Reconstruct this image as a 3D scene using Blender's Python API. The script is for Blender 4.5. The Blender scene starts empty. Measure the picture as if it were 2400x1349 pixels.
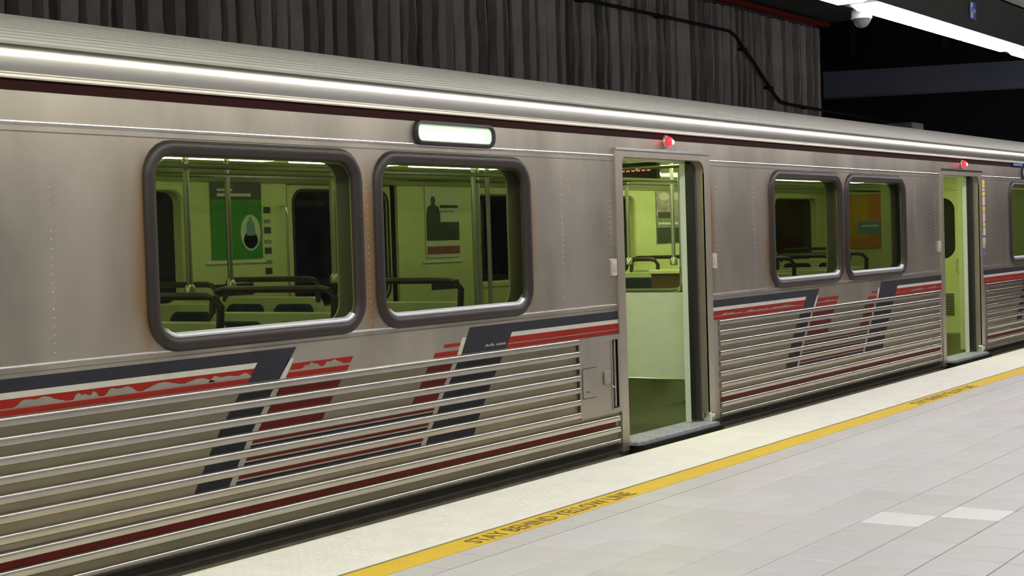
import bpy, bmesh, math, random
from mathutils import Vector, Matrix
from mathutils.geometry import tessellate_polygon
random.seed(7)
sc = bpy.context.scene
C = sc.collection

# ------------------------------------------------------------------ camera
CAM = Vector((0.0, -5.218, 1.45))
FPX = 3480.0
vx, vy, roll = 2416.0, -187.5, 0.031
Xc = Vector((vx, vy, FPX)).normalized()
Tt = -FPX * FPX / (vx * roll + vy)
Zc = -Vector((roll * Tt, Tt, FPX)).normalized()
Yc = Zc.cross(Xc)
Rm = Matrix((Xc, Yc, Zc))                      # camera (right, down, forward) -> world
rgt, dwn, fwd = Rm.col[0], Rm.col[1], Rm.col[2]
cam_d = bpy.data.cameras.new('camera'); cam = bpy.data.objects.new('camera', cam_d); C.objects.link(cam)
cam_d.sensor_width = 36.0; cam_d.lens = FPX / 2400.0 * 36.0; cam_d.clip_end = 300; cam_d.clip_start = 0.05
m = Matrix.Identity(4)
for i in range(3):
    m[i][0] = rgt[i]; m[i][1] = -dwn[i]; m[i][2] = -fwd[i]; m[i][3] = CAM[i]
cam.matrix_world = m
sc.camera = cam
def project(p):
    d = Vector(p) - CAM
    return (1200 + FPX * d.dot(rgt) / d.dot(fwd), 674.5 + FPX * d.dot(dwn) / d.dot(fwd), d.dot(fwd))

# ------------------------------------------------------------------ world, exposure, lamp strengths
w = bpy.data.worlds.new('station_ambient'); sc.world = w; w.use_nodes = True
w.node_tree.nodes['Background'].inputs[0].default_value = (0.9, 0.92, 1.0, 1)
w.node_tree.nodes['Background'].inputs[1].default_value = 0.05
sc.view_settings.view_transform = 'Standard'; sc.view_settings.look = 'None'
sc.view_settings.gamma = 1.0; sc.view_settings.use_curve_mapping = False
sc.view_settings.exposure = 0.0
LAMP_NEAR = 24.0      # fluorescent rows over the platform
LAMP_FAR = 20.0
LAMP_CAR = 9.0        # tubes inside the car

# ------------------------------------------------------------------ materials
MATS = {}
def nd(nt, t, **kw):
    n = nt.nodes.new(t)
    for k, v in kw.items():
        if k.startswith('i_'):
            n.inputs[k[2:].replace('_', ' ')].default_value = v
        else: setattr(n, k, v)
    return n
def mat(name, col, rough=0.5, metal=0.0, noise=0.0, nscale=(8, 8, 8), bump=0.0, bscale=60, emit=None, estr=0.0, spec=0.5, rvar=0.0):
    M = bpy.data.materials.new(name); M.use_nodes = True; MATS[name] = M
    nt = M.node_tree; b = nt.nodes['Principled BSDF']
    b.inputs['Base Color'].default_value = (*col, 1); b.inputs['Roughness'].default_value = rough
    b.inputs['Metallic'].default_value = metal; b.inputs['Specular IOR Level'].default_value = spec
    tc = nd(nt, 'ShaderNodeTexCoord')
    if noise or rvar:
        mp = nd(nt, 'ShaderNodeMapping'); mp.inputs['Scale'].default_value = nscale
        nt.links.new(tc.outputs['Object'], mp.inputs[0])
        nz = nd(nt, 'ShaderNodeTexNoise', i_Scale=1.0, i_Detail=5.0, i_Roughness=0.6)
        nt.links.new(mp.outputs[0], nz.inputs['Vector'])
        rp = nd(nt, 'ShaderNodeValToRGB')
        lo = [max(0, c * (1 - noise)) for c in col]; hi = [min(1, c * (1 + noise)) for c in col]
        rp.color_ramp.elements[0].position = 0.3; rp.color_ramp.elements[1].position = 0.7
        rp.color_ramp.elements[0].color = (*lo, 1); rp.color_ramp.elements[1].color = (*hi, 1)
        nt.links.new(nz.outputs['Fac'], rp.inputs[0]); nt.links.new(rp.outputs[0], b.inputs['Base Color'])
        if rvar:
            mr = nd(nt, 'ShaderNodeMapRange'); mr.inputs['To Min'].default_value = rough - rvar; mr.inputs['To Max'].default_value = rough + rvar
            nt.links.new(nz.outputs['Fac'], mr.inputs[0]); nt.links.new(mr.outputs[0], b.inputs['Roughness'])
    if bump:
        n2 = nd(nt, 'ShaderNodeTexNoise', i_Scale=bscale, i_Detail=4.0)
        nt.links.new(tc.outputs['Object'], n2.inputs['Vector'])
        bp = nd(nt, 'ShaderNodeBump', i_Strength=bump, i_Distance=0.01)
        nt.links.new(n2.outputs['Fac'], bp.inputs['Height']); nt.links.new(bp.outputs[0], b.inputs['Normal'])
    if emit:
        b.inputs['Emission Color'].default_value = (*emit, 1); b.inputs['Emission Strength'].default_value = estr
    return M

# brushed side skin, with rust-coloured wear beside the window gaskets
def side_steel():
    M = mat('side_steel', (0.485, 0.435, 0.36), rough=0.40, metal=0.93, noise=0.20, nscale=(2.0, 2.0, 0.8), rvar=0.06)
    nt = M.node_tree; b = nt.nodes['Principled BSDF']
    src = b.inputs['Base Color'].links[0].from_socket
    tc = nd(nt, 'ShaderNodeTexCoord'); sep = nd(nt, 'ShaderNodeSeparateXYZ')
    nt.links.new(tc.outputs['Object'], sep.inputs[0])
    def math_(op, a, bb):
        n = nd(nt, 'ShaderNodeMath', operation=op)
        for i, v in enumerate((a, bb)):
            if v is None: continue
            if isinstance(v, (int, float)): n.inputs[i].default_value = v
            else: nt.links.new(v, n.inputs[i])
        return n.outputs[0]
    tot = None
    for e, k in ((4.60, 14), (6.17, 20), (11.24, 14), (12.80, 18), (7.72, 25), (10.20, 30)):
        d = math_('ABSOLUTE', math_('SUBTRACT', sep.outputs[0], e), None)
        g = math_('POWER', 2.7183, math_('MULTIPLY', d, -k))
        tot = g if tot is None else math_('ADD', tot, g)
    zr = nd(nt, 'ShaderNodeMapRange', i_From_Min=1.98, i_From_Max=1.6, i_To_Min=0.0, i_To_Max=1.0)
    nt.links.new(sep.outputs[2], zr.inputs[0])
    zr2 = nd(nt, 'ShaderNodeMapRange', i_From_Min=0.9, i_From_Max=1.25, i_To_Min=0.0, i_To_Max=1.0)
    nt.links.new(sep.outputs[2], zr2.inputs[0])
    nz = nd(nt, 'ShaderNodeTexNoise', i_Scale=2.3, i_Detail=3.0); nt.links.new(tc.outputs['Object'], nz.inputs['Vector'])
    f = math_('MULTIPLY', math_('MULTIPLY', tot, zr.outputs[0]), math_('MULTIPLY', zr2.outputs[0], nz.outputs['Fac']))
    f = math_('MINIMUM', math_('MULTIPLY', f, 2.8), 0.8)
    mx = nd(nt, 'ShaderNodeMix', data_type='RGBA')
    nt.links.new(f, mx.inputs[0]); nt.links.new(src, mx.inputs[6]); mx.inputs[7].default_value = (0.40, 0.23, 0.09, 1)
    nt.links.new(mx.outputs[2], b.inputs['Base Color'])
    return M
side_steel()
mat('rib_steel', (0.50, 0.465, 0.40), 0.24, 0.95, 0.08, (3, 3, 9))
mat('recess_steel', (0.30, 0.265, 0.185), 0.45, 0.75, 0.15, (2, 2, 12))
mat('roof_steel', (0.82, 0.80, 0.73), 0.36, 0.45, 0.06, (0.8, 6, 6))
mat('jamb_steel', (0.46, 0.41, 0.33), 0.36, 0.7, 0.08, (6, 6, 2))
mat('eave_steel', (0.62, 0.59, 0.53), 0.30, 0.92, 0.05, (0.8, 6, 6))
mat('bead_steel', (0.80, 0.78, 0.73), 0.22, 1.0)
mat('sole_steel', (0.10, 0.085, 0.06), 0.6, 0.3, 0.2, (3, 3, 12))
mat('underframe', (0.20, 0.175, 0.125), 0.8, 0, 0.2)
mat('maroon_rail', (0.022, 0.006, 0.005), 0.8, spec=0.1)
mat('seam_dark', (0.10, 0.09, 0.08), 0.7)
mat('rubber_grey', (0.020, 0.0135, 0.011), 0.5, 0.0, 0.25, (5, 5, 2))
mat('rubber_black', (0.006, 0.006, 0.008), 0.5)
mat('trim_alu', (0.55, 0.55, 0.60), 0.45, 0.5)
mat('navy_paint', (0.024, 0.025, 0.034), 0.55, 0, 0.15, (4, 4, 4), spec=0.2)
mat('white_paint', (0.50, 0.485, 0.43), 0.5, 0, 0.08, spec=0.2)
mat('red_paint', (0.26, 0.014, 0.007), 0.5, 0, 0.12, (5, 5, 5), spec=0.2)
mat('dark_red_paint', (0.155, 0.011, 0.006), 0.5, 0, 0.12, (5, 5, 5), spec=0.2)
mat('plate_steel', (0.42, 0.385, 0.33), 0.42, 0.8, 0.1, (4, 4, 2))
mat('button_plate', (0.62, 0.55, 0.45), 0.4, 0.3)
mat('tread', (0.62, 0.63, 0.68), 0.35, 0.6, 0.25, (20, 4, 4))
mat('tread_dark', (0.015, 0.015, 0.017), 0.6)
mat('cream_liner', (0.66, 0.70, 0.36), 0.45, 0, 0.04)
mat('cream_panel', (0.70, 0.75, 0.64), 0.4, 0, 0.05)
mat('car_ceiling', (0.62, 0.66, 0.36), 0.5)
mat('car_floor', (0.032, 0.034, 0.02), 0.35, 0, 0.3, (9, 9, 9))
mat('seat_shell', (0.62, 0.66, 0.40), 0.4)
mat('seat_navy', (0.018, 0.026, 0.055), 0.75)
mat('rail_brown', (0.06, 0.04, 0.03), 0.4)
mat('brown_panel', (0.10, 0.055, 0.025), 0.5)
mat('chrome', (0.75, 0.76, 0.72), 0.18, 1.0)
mat('pole_steel', (0.55, 0.56, 0.52), 0.3, 0.9)
mat('door_edge_white', (0.60, 0.66, 0.58), 0.45)
mat('black', (0.006, 0.006, 0.006), 0.6)
mat('concrete_rib', (0.36, 0.34, 0.32), 0.9, 0, 0.42, (2.2, 2.2, 0.9), bump=0.6, bscale=40)
mat('concrete_dark', (0.12, 0.115, 0.11), 0.9, 0, 0.3, (3, 3, 1))
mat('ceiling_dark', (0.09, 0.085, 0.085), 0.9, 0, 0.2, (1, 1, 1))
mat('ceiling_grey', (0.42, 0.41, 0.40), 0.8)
mat('panel_ink', (0.018, 0.018, 0.024), 0.7)
mat('blue_beam', (0.15, 0.17, 0.24), 0.7, 0, 0.15, (1, 1, 1))
mat('seam_blue', (0.05, 0.052, 0.075), 0.7)
mat('red_band', (0.30, 0.026, 0.014), 0.6)
mat('cable', (0.012, 0.012, 0.012), 0.6)
mat('track_dark', (0.03, 0.028, 0.025), 0.9, 0, 0.3, (6, 6, 6))
mat('grout', (0.30, 0.295, 0.29), 0.9)
TILE = ['tile_a', 'tile_b', 'tile_c', 'tile_d', 'tile_white']
for nme, c in zip(TILE, ((0.675, 0.658, 0.668), (0.69, 0.678, 0.70), (0.655, 0.64, 0.642), (0.675, 0.672, 0.715), (0.92, 0.92, 0.96))):
    mat(nme, c, 0.38, 0, 0.05, (3, 3, 3), bump=0.08, bscale=90)
mat('tactile_white', (0.91, 0.90, 0.82), 0.6, 0, 0.05, (5, 5, 5))
mat('yellow_paint', (0.83, 0.57, 0.045), 0.5, 0, 0.06, (9, 9, 9))
mat('letter_dark', (0.16, 0.11, 0.02), 0.6)
mat('nosing', (0.62, 0.62, 0.22), 0.5)
mat('housing_dark', (0.035, 0.038, 0.034), 0.6)
mat('lens_near', (0.9, 0.9, 0.9), 0.5, emit=(1.0, 0.965, 0.94), estr=LAMP_NEAR)
for nme, c in (('lens_green', (1.0, 0.99, 0.87)), ('lens_warm', (1.0, 0.97, 0.92)), ('lens_pink', (1.0, 0.945, 0.955))):
    mat(nme, (0.9, 0.9, 0.9), 0.5, emit=c, estr=LAMP_NEAR)
mat('lens_far', (0.9, 0.9, 0.9), 0.5, emit=(0.90, 0.925, 1.0), estr=LAMP_FAR)
mat('lens_car', (0.9, 0.95, 0.7), 0.5, emit=(0.86, 1.0, 0.42), estr=LAMP_CAR)
mat('sign_glow', (0.6, 0.75, 0.6), 0.3, emit=(0.62, 0.85, 0.62), estr=0.5)
mat('sign_low_glow', (0.8, 0.9, 0.8), 0.3, emit=(0.88, 1.0, 0.92), estr=1.15)
mat('red_lamp', (0.5, 0.02, 0.03), 0.3, emit=(1.0, 0.02, 0.045), estr=1.6)
mat('red_lamp_core', (0.9, 0.5, 0.5), 0.3, emit=(1.0, 0.40, 0.45), estr=9.0)
mat('led_red', (0.3, 0.02, 0.02), 0.4, emit=(1.0, 0.2, 0.2), estr=0.8)
mat('cam_white', (0.72, 0.73, 0.76), 0.35)
mat('sign_blue', (0.03, 0.10, 0.62), 0.4)
mat('sign_white', (0.82, 0.84, 0.9), 0.4)
mat('ad_green', (0.035, 0.26, 0.012), 0.4)
mat('ad_dark', (0.035, 0.045, 0.04), 0.4)
mat('ad_white', (0.66, 0.68, 0.58), 0.4)
mat('ad_grey', (0.25, 0.26, 0.24), 0.4, 0, 0.5, (30, 30, 30))
mat('ad_red', (0.28, 0.07, 0.06), 0.4)
mat('ad_orange', (0.62, 0.22, 0.03), 0.4)
mat('ad_amber', (0.62, 0.36, 0.03), 0.4)
mat('ad_blue', (0.16, 0.32, 0.42), 0.4)
mat('ad_pink', (0.42, 0.34, 0.38), 0.4, 0, 0.35, (14, 14, 14))
mat('ad_skin', (0.42, 0.36, 0.22), 0.5)
mat('sticker_yellow', (0.62, 0.50, 0.10), 0.5)
mat('sticker_pale', (0.55, 0.47, 0.40), 0.5)
mat('patch_blue', (0.08, 0.13, 0.36), 0.5)
mat('visor_dome', (0.05, 0.05, 0.055), 0.08, 0, spec=0.8)
def glass(name, tint, gl=0.9):
    M = bpy.data.materials.new(name); M.use_nodes = True; MATS[name] = M
    nt = M.node_tree; nt.nodes.clear()
    o = nd(nt, 'ShaderNodeOutputMaterial'); mx = nd(nt, 'ShaderNodeMixShader')
    t = nd(nt, 'ShaderNodeBsdfTransparent'); g = nd(nt, 'ShaderNodeBsdfGlossy'); lw = nd(nt, 'ShaderNodeLayerWeight', i_Blend=0.5)
    pw = nd(nt, 'ShaderNodeMath', operation='POWER'); pw.inputs[1].default_value = 5.0
    fr = nd(nt, 'ShaderNodeMath', operation='MULTIPLY_ADD'); fr.inputs[1].default_value = 0.92; fr.inputs[2].default_value = 0.045
    nt.links.new(lw.outputs['Facing'], pw.inputs[0]); nt.links.new(pw.outputs[0], fr.inputs[0])
    t.inputs[0].default_value = (*tint, 1); g.inputs[0].default_value = (gl, gl, gl, 1); g.inputs['Roughness'].default_value = 0.02
    nt.links.new(fr.outputs[0], mx.inputs[0]); nt.links.new(t.outputs[0], mx.inputs[1]); nt.links.new(g.outputs[0], mx.inputs[2])
    nt.links.new(mx.outputs[0], o.inputs[0])
glass('tinted_glass', (0.55, 0.56, 0.53))
glass('far_glass', (0.30, 0.33, 0.30))

# ------------------------------------------------------------------ mesh helpers
def link(name, me, material=None, parent=None, loc=None):
    o = bpy.data.objects.new(name, me); C.objects.link(o)
    if material is not None and me is not None and len(me.materials) == 0: me.materials.append(MATS[material])
    if parent is not None:
        o.parent = parent
        if parent.type == 'EMPTY': o.matrix_parent_inverse = Matrix.Translation(-Vector(parent.location))
    if loc: o.location = loc
    return o
class MB:
    def __init__(s): s.v = []; s.f = []
    def add(s, vs, fs):
        b = len(s.v); s.v += [tuple(v) for v in vs]; s.f += [tuple(b + i for i in f) for f in fs]; return s
    def box(s, x0, x1, y0, y1, z0, z1):
        return s.add([(x0,y0,z0),(x1,y0,z0),(x1,y1,z0),(x0,y1,z0),(x0,y0,z1),(x1,y0,z1),(x1,y1,z1),(x0,y1,z1)],
                     [(0,3,2,1),(4,5,6,7),(0,1,5,4),(1,2,6,5),(2,3,7,6),(3,0,4,7)])
    def cbox(s, x0, x1, y0, y1, z0, z1, c):          # box with chamfered edges
        bm = bmesh.new(); bmesh.ops.create_cube(bm, size=1)
        for v in bm.verts:
            v.co = Vector(((x0+x1)/2 + v.co.x*(x1-x0), (y0+y1)/2 + v.co.y*(y1-y0), (z0+z1)/2 + v.co.z*(z1-z0)))
        bmesh.ops.bevel(bm, geom=list(bm.edges), offset=c, segments=2, affect='EDGES', profile=0.5)
        bm.verts.index_update()
        s.add([v.co[:] for v in bm.verts], [[v.index for v in f.verts] for f in bm.faces]); bm.free(); return s
    def prism_x(s, prof, x0, x1, caps=True, closed=True):  # profile (y,z) swept along X
        n = len(prof)
        vs = [(x0, y, z) for y, z in prof] + [(x1, y, z) for y, z in prof]
        fs = [(i, (i+1) % n, n + (i+1) % n, n + i) for i in range(n if closed else n-1)]
        if caps and closed: fs += [tuple(range(n-1, -1, -1)), tuple(range(n, 2*n))]
        return s.add(vs, fs)
    def loft(s, loops, closed_ends=False):
        n = len(loops[0]); vs = [p for l in loops for p in l]; fs = []
        for k in range(len(loops)-1):
            for i in range(n):
                j = (i+1) % n; fs.append((k*n+i, k*n+j, (k+1)*n+j, (k+1)*n+i))
        if closed_ends: fs += [tuple(range(n-1, -1, -1)), tuple((len(loops)-1)*n + i for i in range(n))]
        return s.add(vs, fs)
    def tube(s, pts, r, n=8, caps=True):
        pts = [Vector(p) for p in pts]; loops = []
        for i, p in enumerate(pts):
            t = ((pts[i+1]-p) if i == 0 else (p-pts[i-1]) if i == len(pts)-1 else (pts[i+1]-pts[i-1])).normalized()
            up = Vector((0,0,1)) if abs(t.z) < 0.9 else Vector((1,0,0))
            a = t.cross(up).normalized(); b = t.cross(a)
            loops.append([tuple(p + (a*math.cos(2*math.pi*k/n) + b*math.sin(2*math.pi*k/n))*r) for k in range(n)])
        return s.loft(loops, caps)
    def plate(s, outline, holes, y0, y1, plane='xz'):     # flat plate with holes, thickness y0..y1
        polys = [outline] + list(holes)
        tris = tessellate_polygon([[Vector((a, b, 0)) for a, b in p] for p in polys])
        flat = [q for p in polys for q in p]; n = len(flat)
        P = (lambda a, b, d: (a, d, b)) if plane == 'xz' else (lambda a, b, d: (d, a, b)) if plane == 'yz' else (lambda a, b, d: (a, b, d))
        vs = [P(a, b, y0) for a, b in flat] + [P(a, b, y1) for a, b in flat]
        fs = [tuple(t) for t in tris] + [tuple(n + i for i in reversed(t)) for t in tris]
        k = 0
        for p in polys:
            for i in range(len(p)):
                a, b = k + i, k + (i+1) % len(p); fs.append((a, b, n+b, n+a))
            k += len(p)
        return s.add(vs, fs)
    def lathe(s, cx, cy, prof, n=16):                     # (r, z) about a vertical axis
        return s.loft([[(cx + r*math.cos(2*math.pi*k/n), cy + r*math.sin(2*math.pi*k/n), z) for k in range(n)] for r, z in prof], True)
    def mesh(s, name, smooth=False):
        me = bpy.data.meshes.new(name); me.from_pydata(s.v, [], s.f); me.update()
        bm = bmesh.new(); bm.from_mesh(me); bmesh.ops.recalc_face_normals(bm, faces=bm.faces); bm.to_mesh(me); bm.free()
        if smooth:
            me.polygons.foreach_set('use_smooth', [True]*len(me.polygons)); me.set_sharp_from_angle(angle=math.radians(smooth if smooth is not True else 40))
        return me
    def build(s, name, material, parent=None, smooth=False, loc=None):
        return link(name, s.mesh(name, smooth), material, parent, loc)
def rr(x0, x1, z0, z1, r, n=6):                           # rounded rectangle outline
    out = []
    for cx, cz, a0 in ((x1-r, z1-r, 0), (x0+r, z1-r, 90), (x0+r, z0+r, 180), (x1-r, z0+r, 270)):
        for k in range(n+1):
            a = math.radians(a0 + 90*k/n); out.append((cx + r*math.cos(a), cz + r*math.sin(a)))
    return out
def ins(b, d):                                            # bounds (x0,x1,z0,z1,r) inset by d
    return rr(b[0]+d, b[1]-d, b[2]+d, b[3]-d, max(0.012, b[4]-d))
def at(l, y): return [(a, y, b) for a, b in l]
def tag(o, label=None, cat=None, group=None, kind=None):
    if label: o['label'] = label
    if cat: o['category'] = cat
    if group: o['group'] = group
    if kind: o['kind'] = kind
    return o
def empty(name, loc, label=None, cat=None, group=None):
    o = bpy.data.objects.new(name, None); C.objects.link(o); o.location = loc; o.empty_display_size = 0.1
    return tag(o, label, cat, group)
def struct(o, label=None, cat=None): return tag(o, label, cat, kind='structure')

# ================================================================== SETTING
# ---- platform floor: grout slab, one-foot tiles, tactile edge, painted line
PE = -0.222                                               # platform edge
fl = MB().box(-8, 34, -10.0, PE, -0.25, -0.006).build('floor', 'grout'); struct(fl, 'pale tiled station platform beside the train', 'floor')
MB().box(-8, 34, -9.9, PE-0.25, -1.25, -0.25).build('platform_base', 'track_dark', fl)
tm = {}
for nme in TILE:
    t = 0.1475
    mb = MB(); mb.loft([[(-t,-t,-.006),(t,-t,-.006),(t,t,-.006),(-t,t,-.006)], [(-t,-t,-.0018),(t,-t,-.0018),(t,t,-.0018),(-t,t,-.0018)], [(-t+.003,-t+.003,0),(t-.003,-t+.003,0),(t-.003,t-.003,0),(-t+.003,t-.003,0)]], True)
    tm[nme] = mb.mesh(nme); tm[nme].materials.append(MATS[nme])
PT = 0.2985
cand = []; rest = []
for j in range(-4, 24):
    yc = -2.42 - PT*(j + 0.5)
    if yc + PT/2 > -1.05: continue
    for i in range(-45, 90):
        xc = 6.385 + PT*(i + 0.5)
        px, py, d = project((xc, yc, 0)) if (Vector((xc, yc, 0)) - CAM).dot(fwd) > 0.3 else (-9e9, 0, 0)
        if -60 < px < 2460 and 700 < py < 1420: cand.append((d, i, j, xc, yc))
        else: rest.append((i, j, xc, yc))
cand.sort()
white = {(2, 0), (3, 1), (0, 3)}
def tile_kind(i, j):
    if (i, j) in white: return 'tile_white'
    return random.choices(TILE[:4], (4, 4, 2, 3))[0]
far = cand[300:]
for d, i, j, xc, yc in cand[:300]:
    link('floor_tile', tm[tile_kind(i, j)], None, fl, (xc, yc, 0))
mb = MB()
for (xc, yc) in [(c[3], c[4]) for c in far] + [(c[2], c[3]) for c in rest]:
    t = 0.1475
    mb.add([(xc-t,yc-t,-.0005),(xc+t,yc-t,-.0005),(xc+t,yc+t,-.0005),(xc-t,yc+t,-.0005)], [(0,1,2,3)])
tag(mb.build('far_floor_tiles', 'tile_b', fl), kind='stuff')
YL0, YL1 = -1.045, -0.873                                 # yellow line
y1 = -2.42 + PT*4; 
mbc = MB()
for i in range(-48, 92):
    xc = 6.385 + PT*(i+0.5); mbc.box(xc-.1475, xc+.1475, y1+.0015, YL0-.002, -.006, 0)
tag(mbc.build('cut_border_tiles', 'tile_c', fl), kind='stuff')
MB().box(-8, 34, YL0, YL1, -.006, .0005).build('yellow_line', 'yellow_paint', fl)
MB().box(-8, 34, YL1, YL1+.012, -.006, -.001).build('joint_strip', 'letter_dark', fl)
x = -0.37
k = 0
while x < 33:                                             # tactile panels, each 1.22 m
    if project((max(x, 1.5), -0.5, 0))[0] < 2500 and x > 1.2:
        MB().box(x+.001, x+1.219, YL1+.013, PE-.012, -.006, .003).build('tactile_panel', 'tactile_white', fl)
    else: MB().box(x+.001, x+1.219, YL1+.013, PE-.012, -.006, .003).build('tactile_panel', 'tactile_white', fl)
    x += 1.22
mb = MB()
nx = int((20 - 3.5)/0.06)
for i in range(nx):
    for j in range(10):
        cx, cy = 3.5 + 0.06*i, PE - 0.05 - 0.06*j
        a = [(cx + .0125*math.cos(q*math.pi/3), cy + .0125*math.sin(q*math.pi/3), .003) for q in range(6)]
        b = [(cx + .0075*math.cos(q*math.pi/3), cy + .0075*math.sin(q*math.pi/3), .006) for q in range(6)]
        n0 = len(mb.v); mb.v += a + b
        mb.f += [(n0+q, n0+(q+1) % 6, n0+6+(q+1) % 6, n0+6+q) for q in range(6)] + [tuple(n0+6+q for q in range(6))]
tag(mb.build('tactile_domes', 'tactile_white', fl), kind='stuff')
MB().prism_x([(PE-.012, -.02), (PE-.012, .003), (PE-.003, .002), (PE, -.003), (PE, -.09), (PE-.012, -.09)], -8, 34).build('edge_nosing', 'nosing', fl)
def text_mesh(body, size, material, name, parent, mtx, depth=0.0004, sx=1.0, bold=0.0):
    cu = bpy.data.curves.new(name, 'FONT'); cu.body = body; cu.size = size; cu.extrude = depth; cu.offset = bold
    cu.align_x = 'LEFT'; cu.resolution_u = 2
    o = bpy.data.objects.new(name, cu); C.objects.link(o)
    bpy.context.view_layer.update()
    me = bpy.data.meshes.new_from_object(o.evaluated_get(bpy.context.evaluated_depsgraph_get()))
    bpy.data.objects.remove(o); bpy.data.curves.remove(cu)
    w_ = max(v.co.x for v in me.vertices) - min(v.co.x for v in me.vertices)
    me.transform(Matrix.Diagonal((sx / w_ if sx else 1, 1, 1, 1))); me.transform(mtx)
    me.materials.clear()
    return link(name, me, material, parent)
for x0 in (5.70, 11.86):
    text_mesh('STAY BEHIND YELLOW LINE', 0.145, 'letter_dark', 'line_lettering', fl, Matrix.Translation((x0, -1.012, .0009)), sx=1.52, bold=0.002)

# ---- track bed under the train
struct(MB().box(-8, 60, PE, 5.0, -1.35, -1.2).build('track_bed', 'track_dark'), 'dark track bed under the train', 'track bed')

# ---- fluted concrete wall behind the train
WY = 3.75
XW = 21.12
wl = MB().box(-6, XW, WY, WY+0.4, -1.25, 4.95).build('wall_track', 'concrete_dark'); struct(wl, 'dark fluted concrete wall behind the train', 'wall')
for nme, c in (('concrete_rib_a', (0.46, 0.435, 0.405)), ('concrete_rib_b', (0.36, 0.34, 0.305)), ('concrete_rib_c', (0.54, 0.515, 0.49))):
    mat(nme, c, 0.9, 0, 0.45, (2.2, 2.2, 0.9), bump=0.6, bscale=40)
rib_me = []
for k in range(14):
    mb = MB(); loops = []
    wd = random.uniform(0.06, 0.135); dp = random.uniform(0.04, 0.095); sk = random.uniform(-.03, .03)
    for q in range(13):
        z = 1.6 + (4.46-1.6)*q/12
        j = lambda s=0.014: random.uniform(-s, s)
        loops.append([(-wd/2-.014, 0, z), (-wd/2+j(), -dp+sk+j(.008), z), (j(.012), -dp+j(.010)-.004, z), (wd/2+j(), -dp-sk*.5+j(.008), z), (wd/2+.014, 0, z)])
    mb.loft(loops, True); me = mb.mesh('concrete_rib'); me.materials.append(MATS['concrete_rib_' + 'aabc'[k % 4]]); rib_me.append(me)
x = 3.6
while x < XW - 0.06:
    link('concrete_rib', random.choice(rib_me), None, wl, (x, WY, 0))
    x += random.choice((0.15, 0.18, 0.195, 0.205, 0.22, 0.25))
MB().box(-6, XW, WY-.02, WY, 4.46, 4.52).build('rib_cap', 'concrete_dark', wl)
struct(MB().box(-6, XW+.25, WY-.12, WY-.02, 4.515, 4.575).build('trim_1', 'red_band'), 'dark red band along the top of the fluted wall', 'trim')
# cable with clips on the wall
cy_ = WY - 0.115
cab = empty('wall_cable', (18, cy_, 4.1), 'black cable dropping in a bend across the fluted concrete wall', 'cable')
pts = [(3.5, cy_, 4.12), (10, cy_, 4.12), (14.17, cy_, 4.125), (16.1, cy_, 4.13), (17.96, cy_, 4.128), (18.16, cy_, 4.08), (18.33, cy_, 3.97), (18.65, cy_, 3.80), (19.0, cy_, 3.58), (19.35, cy_, 3.37), (19.52, cy_, 3.29), (19.85, cy_, 3.265), (20.87, cy_, 3.25), (21.3, cy_, 3.24), (24, cy_, 3.2)]
MB().tube(pts, 0.022, 8).build('cable_run', 'cable', cab, True)
for (x, z) in ((16.1, 4.13), (18.4, 3.93), (19.2, 3.465), (20.4, 3.257), (14.3, 4.125)):
    MB().box(x-.10, x+.05, cy_-.03, cy_+.05, z-.028, z+.012).build('cable_clip', 'cable', cab)

# ---- ceilings, dark recess beyond the wall, beam
cl = MB().box(-8, 21.6, -0.9, 5.2, 4.62, 4.9).build('ceiling', 'ceiling_dark'); struct(cl, 'dark ceiling over the train', 'ceiling')
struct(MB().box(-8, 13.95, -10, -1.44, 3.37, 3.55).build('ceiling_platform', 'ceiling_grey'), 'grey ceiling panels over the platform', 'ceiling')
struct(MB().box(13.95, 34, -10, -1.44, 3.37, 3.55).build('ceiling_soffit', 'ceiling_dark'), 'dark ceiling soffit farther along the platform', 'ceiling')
struct(MB().box(-8, 34, -1.44, -0.9, 3.42, 4.9).build('soffit_track', 'ceiling_dark'), 'dark soffit above the row of platform lights', 'ceiling')
we = MB().box(27.0, 27.3, -10, 9, -1.25, 6.5).build('wall_end', 'panel_ink'); struct(we, 'black end wall beyond the beam', 'wall')
for y in (-1.5, 0.25, 2.0, 3.75, 5.5):
    MB().box(26.96, 27.0, y-.04, y+.04, 4.75, 6.4).build('wall_seam', 'seam_blue', we)
struct(MB().box(XW, 28, 6.2, 6.5, -1.25, 6.5).build('wall_recess', 'panel_ink'), 'black wall of the dark recess beside the fluted wall', 'wall')
struct(MB().box(21.6, 28, -0.9, 6.5, 6.2, 6.5).build('ceiling_recess', 'panel_ink'), 'black ceiling of the dark recess', 'ceiling')
def beam(p0, p1, z0, z1, wd):
    a, b = Vector(p0), Vector(p1); n = Vector((b.y-a.y, -(b.x-a.x))).normalized()*wd
    q = [(a.x, a.y), (b.x, b.y), (b.x-n.x, b.y-n.y), (a.x-n.x, a.y-n.y)]
    return MB().loft([[(x, y, z0) for x, y in q], [(x, y, z1) for x, y in q]], True)
bm_ = empty('concrete_beam', (22, 1.5, 3.46), 'blue grey concrete beam crossing above the far end of the train', 'beam')
tag(bm_, kind='structure')
# direction from (21.24,3.8) to (23.9,-3.7)
beam((21.28, 3.72), (24.05, -4.2), 3.46, 3.80, 0.35).build('beam_web', 'blue_beam', bm_)
beam((21.26, 3.72), (24.03, -4.2), 3.80, 3.84, 0.42).build('beam_cap', 'blue_beam', bm_)
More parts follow.
